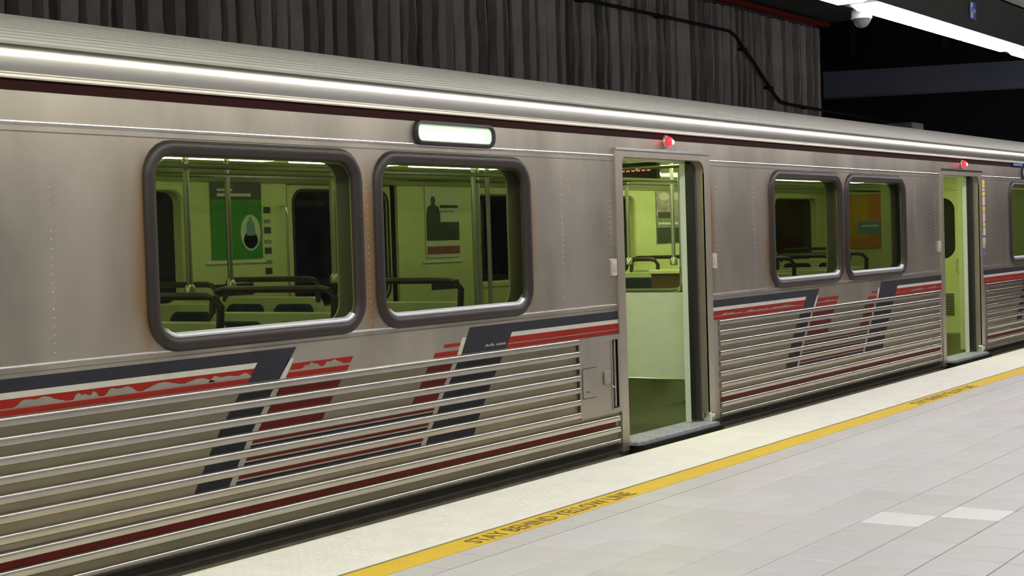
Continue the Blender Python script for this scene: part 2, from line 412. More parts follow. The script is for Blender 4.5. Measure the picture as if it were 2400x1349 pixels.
# walls behind the camera side
struct(MB().box(-8, 34, -13.4, -13.0, -1.25, 4.9).build('wall_back', 'concrete_rib'), 'concrete wall behind the opposite track', 'wall')
struct(MB().box(-8.4, -8, -13.4, 5.2, -1.25, 4.9).build('wall_left', 'concrete_rib'), 'concrete wall closing the station behind the viewer', 'wall')
struct(MB().box(-8, 34, -13.2, -10, 3.9, 4.2).build('ceiling_back', 'ceiling_grey'), 'grey ceiling over the opposite track', 'ceiling')
struct(MB().box(-8, 34, -13.2, -10, -1.35, -1.2).build('track_bed_back', 'track_dark'), 'opposite track bed behind the viewer', 'track bed')

# ---- linear light fixtures (12 ft, three tubes each)
def fixture(x0, yf, z, lens, label, group):
    L = 3.60; t = empty('linear_light_fixture', (x0, yf, z), label, 'light fixture', group)
    MB().prism_x([(yf, z+.03), (yf, z+.36), (yf+.26, z+.36), (yf+.26, z+.03)], x0-.03, x0+3.70).build('housing', 'housing_dark', t)
    for s in range(3):
        a, b = x0 + .02 + s*(L/3), x0 + .02 + (s+1)*(L/3) - .02
        ya, yb = yf + .015, yf + .215
        mb = MB(); e = 0.10 if s == 0 else 0.01; e2 = 0.10 if s == 2 else 0.01
        mb.loft([[(a, ya, z+.03), (b, ya, z+.03), (b, yb, z+.03), (a, yb, z+.03)], [(a+e, ya+.010, z), (b-e2, ya+.010, z), (b-e2, yb-.012, z), (a+e, yb-.012, z)]], True)
        mb.build('lens', lens, t)
    return t
xs = [10.02 + 3.73*k for k in range(-4, 4)]
for k, x0 in zip(range(-4, 4), xs):
    lab = {0: 'long bright fluorescent light strip running right from the dome camera', -1: 'fluorescent light strip ending at the dome camera, cut by the top edge', 1: 'fluorescent light strip just entering at the right edge'}.get(k)
    fixture(x0, -1.43, 3.0, 'lens_green' if k < -1 else 'lens_warm' if k == -1 else 'lens_near' if k == 0 else 'lens_pink', lab or ('fluorescent light strip over the platform nearer than the dome camera' if k < 0 else 'distant fluorescent light strip beyond the right edge'), 'platform light strips')
for k in range(7):
    fixture(-6.5 + 4.6*k, -7.9, 3.0, 'lens_far', 'fluorescent light strip over the opposite platform edge behind the viewer', 'opposite platform light strips')

# ---- dome camera
dc = empty('security_camera', (10.6, -1.08, 2.93), 'white dome security camera hanging at the end of the light strip', 'camera')
cx, cy, cz = 10.60, -1.08, 3.085
MB().tube([(cx, cy, cz-.01), (cx, cy, 3.42)], .02, 10).build('camera_stem', 'housing_dark', dc, True)
MB().lathe(cx, cy, [(.03, cz), (.062, cz-.002), (.074, cz-.02), (.075, cz-.07), (.070, cz-.08)], 20).build('camera_body', 'cam_white', dc, 50)
MB().lathe(cx, cy, [(.068, cz-.078)] + [(.066*math.cos(a), cz-.08-.066*math.sin(a)) for a in (0.1, .35, .6, .85, 1.1, 1.35, 1.55)], 20).build('dome', 'visor_dome', dc, True)
MB().lathe(cx, cy, [(.075, cz-.068), (.077, cz-.074), (.075, cz-.08)], 20).build('dome_ring', 'cam_white', dc, True)
# ---- small blue and white sign on the light housing
sg = empty('accessibility_sign', (12.1, -1.45, 3.12), 'small blue and white sign on the dark light housing', 'sign')
MB().box(12.02, 12.17, -1.442, -1.43, 3.12, 3.255).build('sign_face', 'sign_blue', sg)
MB().box(12.02, 12.085, -1.4445, -1.442, 3.125, 3.25).build('white_field', 'sign_white', sg)
MB().box(12.10, 12.135, -1.4445, -1.442, 3.175, 3.20).build('white_mark', 'sign_white', sg)
MB().box(12.045, 12.07, -1.446, -1.4445, 3.175, 3.215).build('blue_mark', 'sign_blue', sg)

# ================================================================== SUBWAY CAR
car = empty('subway_car', (9.47, 1.55, -1.2), 'stainless steel subway car with ribbed lower side and open doors', 'train')
X0, X1 = -1.9, 20.8
DOORS = [2.11, 8.765, 15.435]
DW = 1.402
CW = 3.17
WINS = [(4.595, 6.112), (6.212, 7.724), (11.235, 12.767), (12.837, 14.388), (17.895, 19.42)]
WZ0, WZ1, WR = 0.978, 1.962, 0.175
SECT = [(X0, 2.11), (2.11+DW, 8.765), (8.765+DW, 15.435), (15.435+DW, X1)]
# upper side skin
for a, b in SECT:
    holes = [ins((w0, w1, WZ0, WZ1, WR), 0.045) for w0, w1 in WINS if w0 > a and w1 < b]
    MB().plate([(a, 0.785), (b, 0.785), (b, 2.14), (a, 2.14)], holes, 0.0, 0.03).build('side_panel', 'side_steel', car)
for d in DOORS:
    MB().plate([(d, 2.055), (d+DW, 2.055), (d+DW, 2.14), (d, 2.14)], [], 0.0, 0.03).build('side_panel', 'side_steel', car)
# beads and seams
for a, b in SECT:
    MB().prism_x([(0, 2.012), (-.006, 2.009), (-.008, 2.003), (-.006, 1.997), (0, 1.994)], a, b).build('upper_bead', 'bead_steel', car, True)
    MB().box(a, b, -.0015, .001, 1.966, 1.970).build('panel_seam', 'seam_dark', car)
    MB().prism_x([(0, .992), (-.005, .990), (-.006, .985), (0, .979)], a, b).build('lower_bead', 'bead_steel', car, True)
    MB().box(a, b, -.0015, .001, .958, .961).build('panel_seam', 'seam_dark', car)
# rivet columns on the skin (drawn proud, tiny)
rv = MB()
def rivet(x, z):
    rv.loft([[(x+.004*math.cos(q*math.pi/3), 0, z+.004*math.sin(q*math.pi/3)) for q in range(6)], [(x+.002*math.cos(q*math.pi/3), -.002, z+.002*math.sin(q*math.pi/3)) for q in range(6)]], True)
for xr in (3.62, 4.08, 6.16, 8.1, 8.7, 10.3, 10.95, 12.80, 14.7, 15.3):
    for q in range(24): 
        z = 1.03 + q*0.037
        if not any(w0-.0 < xr < w1 for w0, w1 in WINS): rivet(xr, z)
tag(rv.build('rivets', 'side_steel', car), kind='stuff')
# gutter rail: dark maroon channel under the eave
MB().box(X0, X1, -0.003, 0.03, 2.137, 2.186).build('gutter_channel', 'maroon_rail', car)
# roof
prof = [(.012, 2.187), (-.016, 2.184), (-.022, 2.190), (-.021, 2.200), (-.012, 2.208), (-.002, 2.212)]
yy_, zz_ = -.002, 2.212
for z_, lean in ((2.226, -7), (2.240, -6), (2.252, -4), (2.262, -2), (2.272, 1), (2.281, 4), (2.290, 7), (2.298, 10), (2.306, 14), (2.313, 19), (2.320, 27), (2.326, 38), (2.331, 52)):
    yy_ += (z_-zz_)*math.tan(math.radians(lean)); zz_ = z_; prof.append((yy_, z_))
eave = prof + [(.042, 2.333), (.042, 2.20)]
MB().prism_x(eave, X0, X1).build('roof_eave', 'eave_steel', car, 30)
prof = [(.042, 2.195), (.042, 2.333), (.044, 2.335), (.052, 2.342), (.058, 2.341), (.064, 2.348)]
base = [(.064, 2.348), (.2, 2.425), (.35, 2.488), (.5, 2.536), (.7, 2.577), (.9, 2.603), (1.2, 2.63), (1.585, 2.64)]
def roofz(y):
    for (a, za), (b, zb) in zip(base, base[1:]):
        if a <= y <= b: return za + (zb-za)*(y-a)/(b-a)
    return 2.64
y = .078
while y < .62:
    z = roofz(y); prof += [(y, z-.002), (y+.006, roofz(y+.006)+.007), (y+.016, roofz(y+.016)+.007), (y+.022, roofz(y+.022)-.002)]; y += .034
prof += [(.7, 2.577), (.9, 2.603), (1.2, 2.63), (1.585, 2.64)]
prof += [(CW-a, b) for a, b in reversed(prof[:-1])]
MB().prism_x(prof, X0, X1).build('roof', 'roof_steel', car, 30)
MB().cbox(17.2, 17.6, .9, 1.3, 2.58, 2.70, .02).build('roof_vent', 'seam_dark', car)
# lower side: recessed panel, ribs
NOSE = [.777, .698, .619, .540, .460, .380, .295, .221, .144, .061]
ribp = [(.008, .010), (-.006, .0095), (-.0125, .007), (-.017, .003), (-.0195, -.002), (-.020, -.008), (-.018, -.029), (-.012, -.033), (.008, -.036)]
def ribs(a, b, rows):
    for k in rows:
        z = NOSE[k]; MB().prism_x([(y, z+dz) for y, dz in ribp], a, b).build('corrugation_rib', 'rib_steel', car, 35)
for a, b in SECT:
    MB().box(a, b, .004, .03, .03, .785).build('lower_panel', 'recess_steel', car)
ribs(X0, 2.08, range(10))
ribs(3.60, 8.235, range(7)); ribs(3.60, 8.735, (7, 8, 9))
ribs(10.265, 15.365, range(10))
ribs(16.93, X1, range(10))
for a, b in ((10.167, 10.262), (15.37, 15.435), (3.512, 3.595), (16.837, 16.925)):
    MB().box(a, b, -.002, .03, .03, .785).build('corner_strip', 'plate_steel', car)
for a, b in SECT:
    MB().box(a, b, .0, .04, -.022, .028).build('sole_plate', 'sole_steel', car)
MB().box(X0, X1, .012, CW-.012, -.30, -.022).build('underframe', 'underframe', car)
for xb in (1.6, 17.3):
    MB().cbox(xb-1.3, xb+1.3, .45, 2.65, -1.1, -.32, .05).build('bogie', 'underframe', car)

# ---- painted stripes and the slanted emblem between the windows
def interp(z, tab):
    tab = sorted(tab)
    if z <= tab[0][0]: (a, va), (b, vb) = tab[0], tab[1]
    elif z >= tab[-1][0]: (a, va), (b, vb) = tab[-2], tab[-1]
    else:
        for (a, va), (b, vb) in zip(tab, tab[1:]):
            if a <= z <= b: break
    return va + (vb-va)*(z-a)/(b-a)
NL = [(.338, 4.863), (.417, 4.913), (.494, 4.959), (.571, 5.015), (.654, 5.082), (.732, 5.149), (.79, 5.212), (.85, 5.255), (.88, 5.281), (.94, 5.325)]
NR = [(.332, 5.085), (.416, 5.143), (.492, 5.186), (.57, 5.25), (.649, 5.315), (.729, 5.381), (.79, 5.436), (.877, 5.50), (.934, 5.56)]
ML = [(.333, 6.622), (.417, 6.681), (.491, 6.732), (.574, 6.785), (.651, 6.859), (.735, 6.919), (.807, 6.98), (.877, 7.013), (.947, 7.06)]
MR = [(.334, 7.085), (.42, 7.134), (.492, 7.19), (.574, 7.247), (.652, 7.312), (.731, 7.378), (.798, 7.428), (.892, 7.495), (.947, 7.535)]
def quad(fl_, fr_, z0, z1, y, material, dx, name='painted_stripe', x0lim=-9, x1lim=99):
    L = (lambda z: interp(z, fl_)) if isinstance(fl_, list) else fl_ if callable(fl_) else (lambda z: fl_)
    Rr = (lambda z: interp(z, fr_)) if isinstance(fr_, list) else fr_ if callable(fr_) else (lambda z: fr_)
    pl = [(L(z0)+dx, z0), (Rr(z0)+dx, z0), (Rr(z1)+dx, z1), (L(z1)+dx, z1)]
    pl = [(min(max(a, x0lim), x1lim), b) for a, b in pl]
    if max(a for a, b in pl) - min(a for a, b in pl) < .01: return
    MB().plate(pl, [], y-.0012, y).build(name, material, car)
def off(tab, d): return [(z, v+d) for z, v in tab]
def jag(x0, x1, z0, z1, seed, dx, side=0):                 # peeled patch showing bare steel over the red band
    r = random.Random(seed); n = max(8, int((x1-x0)/.014)); p1, p2, q1 = r.uniform(0, 6), r.uniform(0, 6), r.uniform(.5, .9)
    top = []
    for i in range(n+1):
        t = i/n; u = .62 + .22*math.sin(9*t*q1+p1) + .16*math.sin(23*t*q1+p2) + r.uniform(-.05, .05)
        top.append((x0 + (x1-x0)*t, z0 + (z1-z0)*max(.05, min(1, u))*min(1, 6*t, 6*(1-t))))
    pl = [(x0+dx, z0)] + [(a+dx, b+.0008) for a, b in top[1:-1]] + [(x1+dx, z0)]
    MB().plate(pl, [], -.0028, -.0012).build('peeled_patch', 'plate_steel', car)
def emblem(dx, xa, xb, worn):
    W = 'white_paint'; N = 'navy_paint'; R_ = 'red_paint'; D_ = 'dark_red_paint'
    kw = dict(x0lim=xa, x1lim=xb)
    # bands on the smooth skin
    quad(-90, NL, .884, .941, 0, N, dx, **kw); quad(off(NL, .0), NR, .789, .941, 0, N, dx, **kw)
    quad(-90, NL, .857, .884, 0, W, dx, **kw)
    quad(-90, NL, .8185, .857, 0, R_, dx, **kw); quad(-90, NL, .7885, .8125, 0, R_, dx, **kw)
    quad(NR, off(NR, .038), .789, .885, 0, W, dx, **kw)
    quad(off(NR, .05), off(NR, .515), .826, .858, 0, R_, dx, **kw); quad(off(NR, .048), off(NR, .515), .789, .8155, 0, R_, dx, **kw)
    quad(MR, 90, .884, .941, 0, N, dx, **kw); quad(ML, MR, .789, .941, 0, N, dx, **kw)
    quad(MR, 90, .857, .884, 0, W, dx, **kw); quad(MR, 90, .8185, .857, 0, R_, dx, **kw); quad(MR, 90, .7885, .8125, 0, R_, dx, **kw)
    quad(off(ML, -.040), off(ML, -.002), .789, .885, 0, W, dx, **kw)
    quad(off(ML, -.20), off(ML, -.045), .838, .858, 0, R_, dx, **kw); quad(off(ML, -.27), off(ML, -.045), .789, .8155, 0, R_, dx, **kw)
    # pieces in the recesses between ribs
    for k in range(6):
        z1 = NOSE[k] - .0365; z0 = NOSE[k+1] + .0105
        quad(NL, NR, z0, z1, .004, N, dx, **kw); quad(ML, MR, z0, z1, .004, N, dx, **kw)
        quad(NR, off(NR, .042), z0, z1, .004, W, dx, **kw); quad(off(ML, -.042), ML, z0, z1, .004, W, dx, **kw)
        if k < 3:
            quad(off(NR, .045), off(NR, .512), z0, z1, .004, D_, dx, **kw); quad(off(ML, -.275), off(ML, -.046), z0, z1, .004, D_, dx, **kw)
        else:
            zm = (z0+z1)/2
            quad(off(NR, .045), off(ML, -.046), zm+.002, z1-.001, .004, D_, dx, **kw)
            quad(off(NR, .042), off(ML, -.042), zm-.005, zm+.002, .004, W, dx, **kw)
            quad(off(NR, .042), off(ML, -.042), z0, zm-.005, .004, N, dx, **kw)
    # lowest red stripe
    MB().plate([(xa+.06, NOSE[8]+.0105), (xb-.06, NOSE[8]+.0105), (xb-.06, NOSE[7]-.0365), (xa+.06, NOSE[7]-.0365)], [], .0028, .004).build('painted_stripe', D_, car)
emblem(0.0, 3.515, 8.763, 1)
emblem(6.655, 10.168, 15.433, 1)
emblem(13.31, 16.84, 20.78, 1)
for n, (a, b) in enumerate(((3.85, 4.12), (4.16, 4.30), (4.33, 4.52), (4.55, 5.0), (4.95, 5.24), (5.60, 5.74), (5.76, 5.92))):
    jag(a, b, .8185 if n < 5 else .826, .852 if n < 5 else .853, n, 0)
for n, (a, b) in enumerate(((10.3, 10.7), (10.75, 11.2), (11.2, 11.75), (12.3, 12.6), (14.5, 14.9), (15.0, 15.3))):
    jag(a, b, .8185, .835, 20+n, 0)
for n, (a, b) in enumerate(((7.2, 7.30), (7.31, 7.42))):
    jag(a, b, .815, .838, 40+n, 0)

# ---- windows: rubber gasket, metal lip along the bottom only, tinted pane
def window(w0, w1):
    b = (w0, w1, WZ0, WZ1, WR)
    steps = [(0, 0.0), (.004, -.014), (.016, -.026), (.032, -.030), (.050, -.027), (.064, -.016), (.072, -.002), (.072, .012)]
    fr = MB().loft([at(ins(b, d), y) for d, y in steps]).build('window_gasket', 'rubber_grey', car, 60)
    lp_ = [at(ins(b, d), y) for d, y in ((.064, -.016), (.068, -.019), (.078, -.017), (.088, -.004), (.091, .010), (.066, .010))]
    nb = MB(); q0, q1 = 17, 24; n_ = q1 - q0 + 1
    nb.add([p for l in lp_ for p in l[q0:q1+1]], [(k*n_+i, k*n_+i+1, ((k+1) % 6)*n_+i+1, ((k+1) % 6)*n_+i) for k in range(6) for i in range(n_-1)] + [tuple(k*n_ for k in range(6)), tuple(k*n_+n_-1 for k in range(5, -1, -1))])
    nb.build('lit_sill_lip', 'trim_alu', fr, 60)  # bright lip cut to the bottom edge, imitating light caught from above
    MB().plate(ins(b, .086), [], .008, .014).build('window_pane', 'tinted_glass', fr)
for w0, w1 in WINS: window(w0, w1)

# ---- doorways
def doorway(d):
    a, b = d, d + DW
    oa, ob = d + .095, d + DW - .095
    # frame with rounded opening (open at the bottom)
    op = [(ob, .012)] + [(ob-.09+.09*math.cos(t), 1.998-.09+.09*math.sin(t)) for t in [math.radians(9*k*1.0) for k in range(0, 11)]] + [(oa+.04+.04*math.cos(t), 1.998-.04+.04*math.sin(t)) for t in [math.radians(90+9*k) for k in range(0, 11)]] + [(oa, .012)]
    outl = [(a, -.03), (oa, -.03)] + list(reversed(op)) + [(ob, -.03), (b, -.03), (b, 2.06), (a, 2.06)]
    fr = MB().plate(outl, [], -.014, .0).build('door_frame', 'jamb_steel', car)
    j = MB(); n = len(op)
    j.add(at(op, -.012) + at(op, .055), [(i, i+1, n+i+1, n+i) for i in range(n-1)]); j.build('jamb_return', 'jamb_steel', fr, 30)
    MB().box(a-.004, b+.004, -.024, -.014, 2.046, 2.062).build('drip_lip', 'bead_steel', fr)
    # pocket door leaves, slid back, with black rubber nosing
    lf = MB().plate(rr(ob-.02, ob+.62, .045, 2.0, .01, 2), [], .060, .098).build('door_leaf', 'plate_steel', car)
    MB().prism_x([(.056, .045), (.056, 2.0), (.102, 2.0), (.102, .045)], ob-.085, ob-.02).build('rubber_nosing', 'rubber_black', lf)
    lf2 = MB().plate(rr(oa-.62, oa-.02, .045, 2.0, .01, 2), [], .060, .098).build('door_leaf', 'plate_steel', car)
    MB().prism_x([(.056, .045), (.056, 2.0), (.102, 2.0), (.102, .045)], oa-.03, oa-.012).build('rubber_nosing', 'rubber_black', lf2)
    # inner lining returns (pale green-white)
    MB().box(ob-.085, ob+.02, .104, .15, .03, 2.02).build('pocket_lining', 'door_edge_white', car)
    MB().box(oa-.06, oa-.03, .104, .15, .03, 2.02).build('pocket_lining', 'door_edge_white', car)
    # threshold
    th = MB().box(oa-.01, ob+.01, -.085, .16, .004, .026).build('threshold', 'tread', car)
    for q in range(5):
        MB().box(oa+.01, ob-.01, -.070+q*.045, -.052+q*.045, .026, .031).build('tread_bar', 'tread', th)
    MB().box(oa+.02, ob+.03, -.11, .0, -.055, .004).build('threshold_bumper', 'tread_dark', th)
    # grey cast foot at the right bottom corner of the jamb
    MB().cbox(ob-.005, ob+.075, -.022, .05, .012, .10, .012).build('jamb_foot', 'bead_steel', fr)
    # red open-door lamp above
    lm = MB().loft([[(d+.734+r*.042*math.cos(q*math.pi/8), y, 2.125+r*.048*math.sin(q*math.pi/8)) for q in range(16)] for r, y in ((1.0, 0), (1.0, -.012), (.9, -.02))], True).build('door_lamp', 'jamb_steel', car)
    MB().loft([[(d+.734+r*math.cos(q*math.pi/8), y, 2.125+r*math.sin(q*math.pi/8)) for q in range(16)] for r, y in ((.034, -.02), (.034, -.04), (.028, -.055), (.015, -.062))], True).build('lamp_lens', 'red_lamp', lm, True)
    MB().loft([[(d+.744+r*math.cos(q*math.pi/8), y, 2.120+r*math.sin(q*math.pi/8)) for q in range(16)] for r, y in ((.017, -.06), (.015, -.066), (.006, -.069))], True).build('lamp_core', 'red_lamp_core', lm, True)
    # push-button plates either side
    for x0 in (a-.078, b+.018):
        pl = MB().plate(rr(x0, x0+.062, 1.185, 1.30, .012, 3), [], -.016, .0).build('button_plate', 'button_plate', car)
        MB().plate(rr(x0+.014, x0+.048, 1.212, 1.280, .015, 4), [], -.022, -.016).build('button_ring', 'trim_alu', pl)
        MB().plate(rr(x0+.019, x0+.043, 1.217, 1.275, .011, 4), [], -.024, -.022).build('push_button', 'button_plate', pl)
for d in DOORS: doorway(d)

# ---- equipment plate left of the near door
eq = MB().plate([(8.237, .252), (8.762, .252), (8.762, .784), (8.237, .784)], [[(8.642, .285), (8.642, .752), (8.722, .752), (8.722, .285)]], -.016, -.004).build('equipment_plate', 'plate_steel', car)
MB().plate(rr(8.256, 8.441, .384, .588, .014, 3), [], -.0172, -.016).build('hatch_gap', 'seam_dark', eq)
MB().plate(rr(8.262, 8.435, .39, .582, .012, 3), [], -.0225, -.016).build('access_hatch', 'plate_steel', eq)
MB().plate(rr(8.30, 8.335, .425, .433, .003, 2), [], -.025, -.0225).build('hatch_latch', 'seam_dark', eq)
MB().loft([at(rr(8.632, 8.732, .275, .762, .006, 2), -.016), at(rr(8.632, 8.732, .275, .762, .006, 2), -.022), at(rr(8.642, 8.722, .285, .752, .004, 2), -.022), at(rr(8.642, 8.722, .285, .752, .004, 2), -.005)]).build('slot_frame', 'plate_steel', eq)
MB().box(8.642, 8.722, .000, .006, .285, .752).build('slot_back', 'rail_brown', eq)
MB().cbox(8.688, 8.704, -.012, .002, .29, .748, .003).build('slot_bar', 'plate_steel', eq)
MB().cbox(8.527, 8.600, -.034, -.016, .455, .548, .006).build('key_box', 'plate_steel', eq)
MB().tube([(8.585, -.03, .46), (8.60, -.05, .44), (8.62, -.05, .435)], .007, 8).build('key_lever', 'chrome', eq)

# ---- destination signs
def dest_sign(x0, x1, glow):
    b = (x0, x1, 2.004, 2.146, .062)
    f = MB().loft([at(ins(b, d), y) for d, y in ((0, 0), (0, -.020), (.008, -.028), (.018, -.028), (.024, -.018), (.024, -.004))]).build('destination_sign', 'rubber_grey', car, 50)
    MB().plate(ins(b, .022), [], -.008, -.002).build('sign_panel', glow, f)
    MB().plate(rr(x0+.04, x1-.10, 2.032, 2.082, .024), [], -.0095, -.008).build('sign_low_glow', 'sign_low_glow', f)  # brighter strip added on the panel for the glow of its lower part
dest_sign(6.575, 7.352, 'sign_glow')
dest_sign(18.44, 19.2, 'sign_glow')
MB().box(18.05, 18.42, -.026, -.018, 2.15, 2.182).build('blue_strip', 'patch_blue', car)  # short blue strip in front of the gutter, left of the far sign

# ---- vertical sticker column right of the far door
zz = 1.97
for h, c in ((.10, 'sticker_yellow'), (.04, 'sticker_pale'), (.05, 'sticker_yellow'), (.11, 'sticker_pale'), (.06, 'sticker_yellow'), (.12, 'sticker_pale'), (.05, 'sticker_yellow'), (.10, 'sticker_pale')):
    MB().plate([(16.90, zz-h+.008), (16.985, zz-h+.008), (16.985, zz), (16.90, zz)], [], -.0015, 0).build('sticker', c, car); zz -= h + .002
for z0, z1, c in ((1.24, 1.31, 'sticker_pale'), (1.09, 1.16, 'patch_blue')):
    MB().plate([(16.90, z0), (16.985, z0), (16.985, z1), (16.90, z1)], [], -.0015, 0).build('sticker', c, car)

# ================================================================== CAR INTERIOR
IY0, IY1 = 0.12, 3.05
MB().box(X0, X1, .10, CW-.05, -.02, .022).build('car_floor', 'car_floor', car)
# near inner lining with window holes
for a, b in SECT:
    holes = [ins((w0, w1, WZ0, WZ1, WR), 0.07) for w0, w1 in WINS if w0 > a and w1 < b]
    MB().plate([(a, .03), (b, .03), (b, 2.02), (a, 2.02)], holes, .115, .125).build('near_lining', 'cream_liner', car)
# near-side door pocket boxes (seen through the second window)
for d in DOORS:
    MB().box(d-.82, d+.02, .126, .33, .03, 2.02).build('door_pocket', 'cream_liner', car)
    MB().box(d+DW+.115, d+DW+.85, .126, .30, .03, 2.02).build('door_pocket', 'cream_liner', car)
# far wall: sections between doors, windows, closed doors
for a, b in SECT:
    holes = [ins((w0, w1, WZ0, WZ1, WR), 0.07) for w0, w1 in WINS if w0 > a and w1 < b]
    MB().plate([(a, .02), (b, .02), (b, 2.02), (a, 2.02)], holes, IY1, IY1+.03).build('far_lining', 'cream_liner', car)
    MB().plate([(a, -.02), (b, -.02), (b, 2.19), (a, 2.19)], [ins((w0, w1, WZ0, WZ1, WR), 0.05) for w0, w1 in WINS if w0 > a and w1 < b], CW-.03, CW).build('far_side_panel', 'side_steel', car)
for w0, w1 in WINS:
    b = (w0, w1, WZ0, WZ1, WR)
    fr = MB().loft([at(ins(b, d), y) for d, y in ((.03, IY1), (.034, IY1-.012), (.066, IY1-.012), (.078, IY1+.01), (.084, IY1+.085))]).build('far_window_frame', 'cream_liner', car)
    MB().plate(ins(b, .07), [], IY1+.085, IY1+.089).build('window_pane', 'far_glass', fr)
for d in DOORS:
    for s, (a, b) in enumerate(((d+.05, d+DW/2-.01), (d+DW/2+.01, d+DW-.05))):
        hole = rr(a+.075, b-.045, .98, 1.90, .10)
        lf = MB().plate([(a, .03), (b, .03), (b, 2.0), (a, 2.0)], [hole], IY1+.04, IY1+.08).build('closed_door_leaf', 'cream_liner', car)
        MB().plate(rr(a+.07, b-.04, .975, 1.905, .105), [], IY1+.056, IY1+.062).build('window_pane', 'far_glass', lf)
        MB().loft([at(rr(a+.055, b-.025, .96, 1.92, .12), IY1+.04), at(rr(a+.055, b-.025, .96, 1.92, .12), IY1+.032), at(hole, IY1+.032), at(hole, IY1+.04)]).build('window_seal', 'rubber_black', lf)
    MB().box(d+DW/2-.01, d+DW/2+.01, IY1+.035, IY1+.085, .03, 2.0).build('door_seal', 'rubber_black', car)
    MB().plate([(d, 2.0), (d+DW, 2.0), (d+DW, 2.19), (d, 2.19)], [], CW-.06, CW).build('far_side_panel', 'side_steel', car)
# ceiling with sloping card racks and tube lights
MB().prism_x([(.10, 2.16), (CW-.07, 2.16), (CW-.07, 2.20), (.10, 2.20)], X0, X1).build('car_ceiling', 'car_ceiling', car)
MB().prism_x([(IY1-.005, 1.955), (IY1-.03, 1.96), (IY1-.22, 2.055), (IY1-.24, 2.075), (IY1-.34, 2.155), (IY1-.30, 2.165), (CW-.06, 2.165), (CW-.06, 2.03), (IY1-.005, 2.03)], X0, 19.6).build('far_cove', 'cream_liner', car)
MB().prism_x([(.125, 1.985), (.28, 2.02), (.48, 2.155), (.44, 2.165), (.115, 2.165), (.115, 2.02)], X0, 19.6).build('near_cove', 'cream_liner', car)
MB().prism_x([(IY1-.235, 2.072), (IY1-.245, 2.078), (IY1-.245, 2.09), (IY1-.235, 2.084)], X0, 19.6).build('cove_lip', 'seam_dark', car)
x = -0.4
while x < 19.0:
    for yy in (.80, 2.36):
        f = MB().cbox(x, x+1.20, yy-.10, yy+.10, 2.10, 2.16, .004).build('tube_light', 'car_ceiling', car)
        MB().cbox(x+.03, x+1.17, yy-.08, yy+.08, 2.072, 2.101, .008).build('tube_lens', 'lens_car', f)
    x += 1.42
# overhead rails
for yy in (1.12, 1.86):
    MB().tube([(3.0, yy, 1.93), (19.2, yy, 1.93)], .016, 8).build('overhead_rail', 'chrome', car, True)
MB().tube([(10.95, .35, 2.02), (10.95, 2.6, 2.02)], .014, 8).build('cross_rail', 'chrome', car, True)

# ---- seats
def seat_meshes():
    sh = MB(); wd = 0.98
    # back: rounded top corners, gently reclined; seat pan; pedestal
    out = rr(-wd/2, wd/2, .40, 1.085, .075)
    def lp(l, x): return [(x + .10*(b-.40), a, b) for a, b in l]
    sh.loft([lp([(a*.985, b-.006) for a, b in out], .0), lp(out, .012), lp(out, .05), lp([(a*.985, b-.006) for a, b in out], .062)], True)
    sh.cbox(-.46, .04, -wd/2, wd/2, .385, .435, .015)
    sh.box(-.30, -.05, -.06, .06, .02, .39)
    pads = []
    for s in (-1, 1):
        p = MB(); q = rr(s*.245-.195, s*.245+.195, .50, 1.035, .06)
        p.loft([lp(q, -.001), lp([(s*.245+(a-s*.245)*.96, .77+(b-.77)*.96) for a, b in q], -.018)], True)
        c = MB().cbox(-.44, -.01, s*.245-.195, s*.245+.195, .436, .462, .01)
        hp = MB(); q2 = rr(s*.245-.195, s*.245+.195, .62, 1.03, .06)
        hp.loft([lp(q2, .063), lp([(s*.245+(a-s*.245)*.97, b) for a, b in q2], .070)], True)
        pads.append((p.mesh('back_pad', 40), c.mesh('seat_pad', 40), hp.mesh('rear_pad', 40)))
    rail = MB().tube([(.075, -.47, 1.05), (.085, -.47, 1.16), (.085, -.43, 1.205), (.085, -.38, 1.215), (.085, .38, 1.215), (.085, .43, 1.205), (.085, .47, 1.16), (.075, .47, 1.05)], .02, 8).mesh('grab_rail', True)
    sm = sh.mesh('passenger_seat', 40); sm.materials.append(MATS['seat_shell'])
    for t in pads:
        for q in t: q.materials.append(MATS['seat_navy'])
    rail.materials.append(MATS['rail_brown'])
    return sm, pads, rail
SM, PADS, RAIL = seat_meshes()
def seat(x, yc, flip=False):
    o = link('passenger_seat', SM, None, car, (x, yc, 0))
    if flip: o.rotation_euler = (0, 0, math.pi)
    for p, c, h in PADS:
        link('back_pad', p, None, o); link('seat_pad', c, None, o); link('rear_pad', h, None, o)
    link('grab_rail', RAIL, None, o)
NEAR, FAR = .66, 2.50
for x in (4.35, 5.15, 6.0, 7.15, 12.05, 12.9, 13.75): seat(x, NEAR)
for x in (5.05, 5.95, 6.90, 7.9, 12.9, 14.0, 17.9): seat(x, FAR)
# ---- stanchions
for x, y, z0 in ((5.93, 1.15, 1.20), (6.96, 1.87, 1.20), (7.98, 1.87, 1.20), (8.68, 1.13, .02), (9.75, 1.87, .02), (9.37, 1.5, .02), (11.70, 1.15, 1.2), (12.14, 1.87, 1.2), (12.9, 1.15, 1.2), (13.8, 1.15, 1.2), (17.7, 1.15, 1.2), (15.3, 1.15, .02)):
    p = MB().tube([(x, y, z0), (x, y, 2.16)], .018, 8).build('stanchion', 'pole_steel', car, True)
    MB().lathe(x, y, [(.02, z0-.02), (.034, z0-.015), (.034, z0+.03), (.022, z0+.05)], 10).build('stanchion_socket', 'pole_steel', p, True)
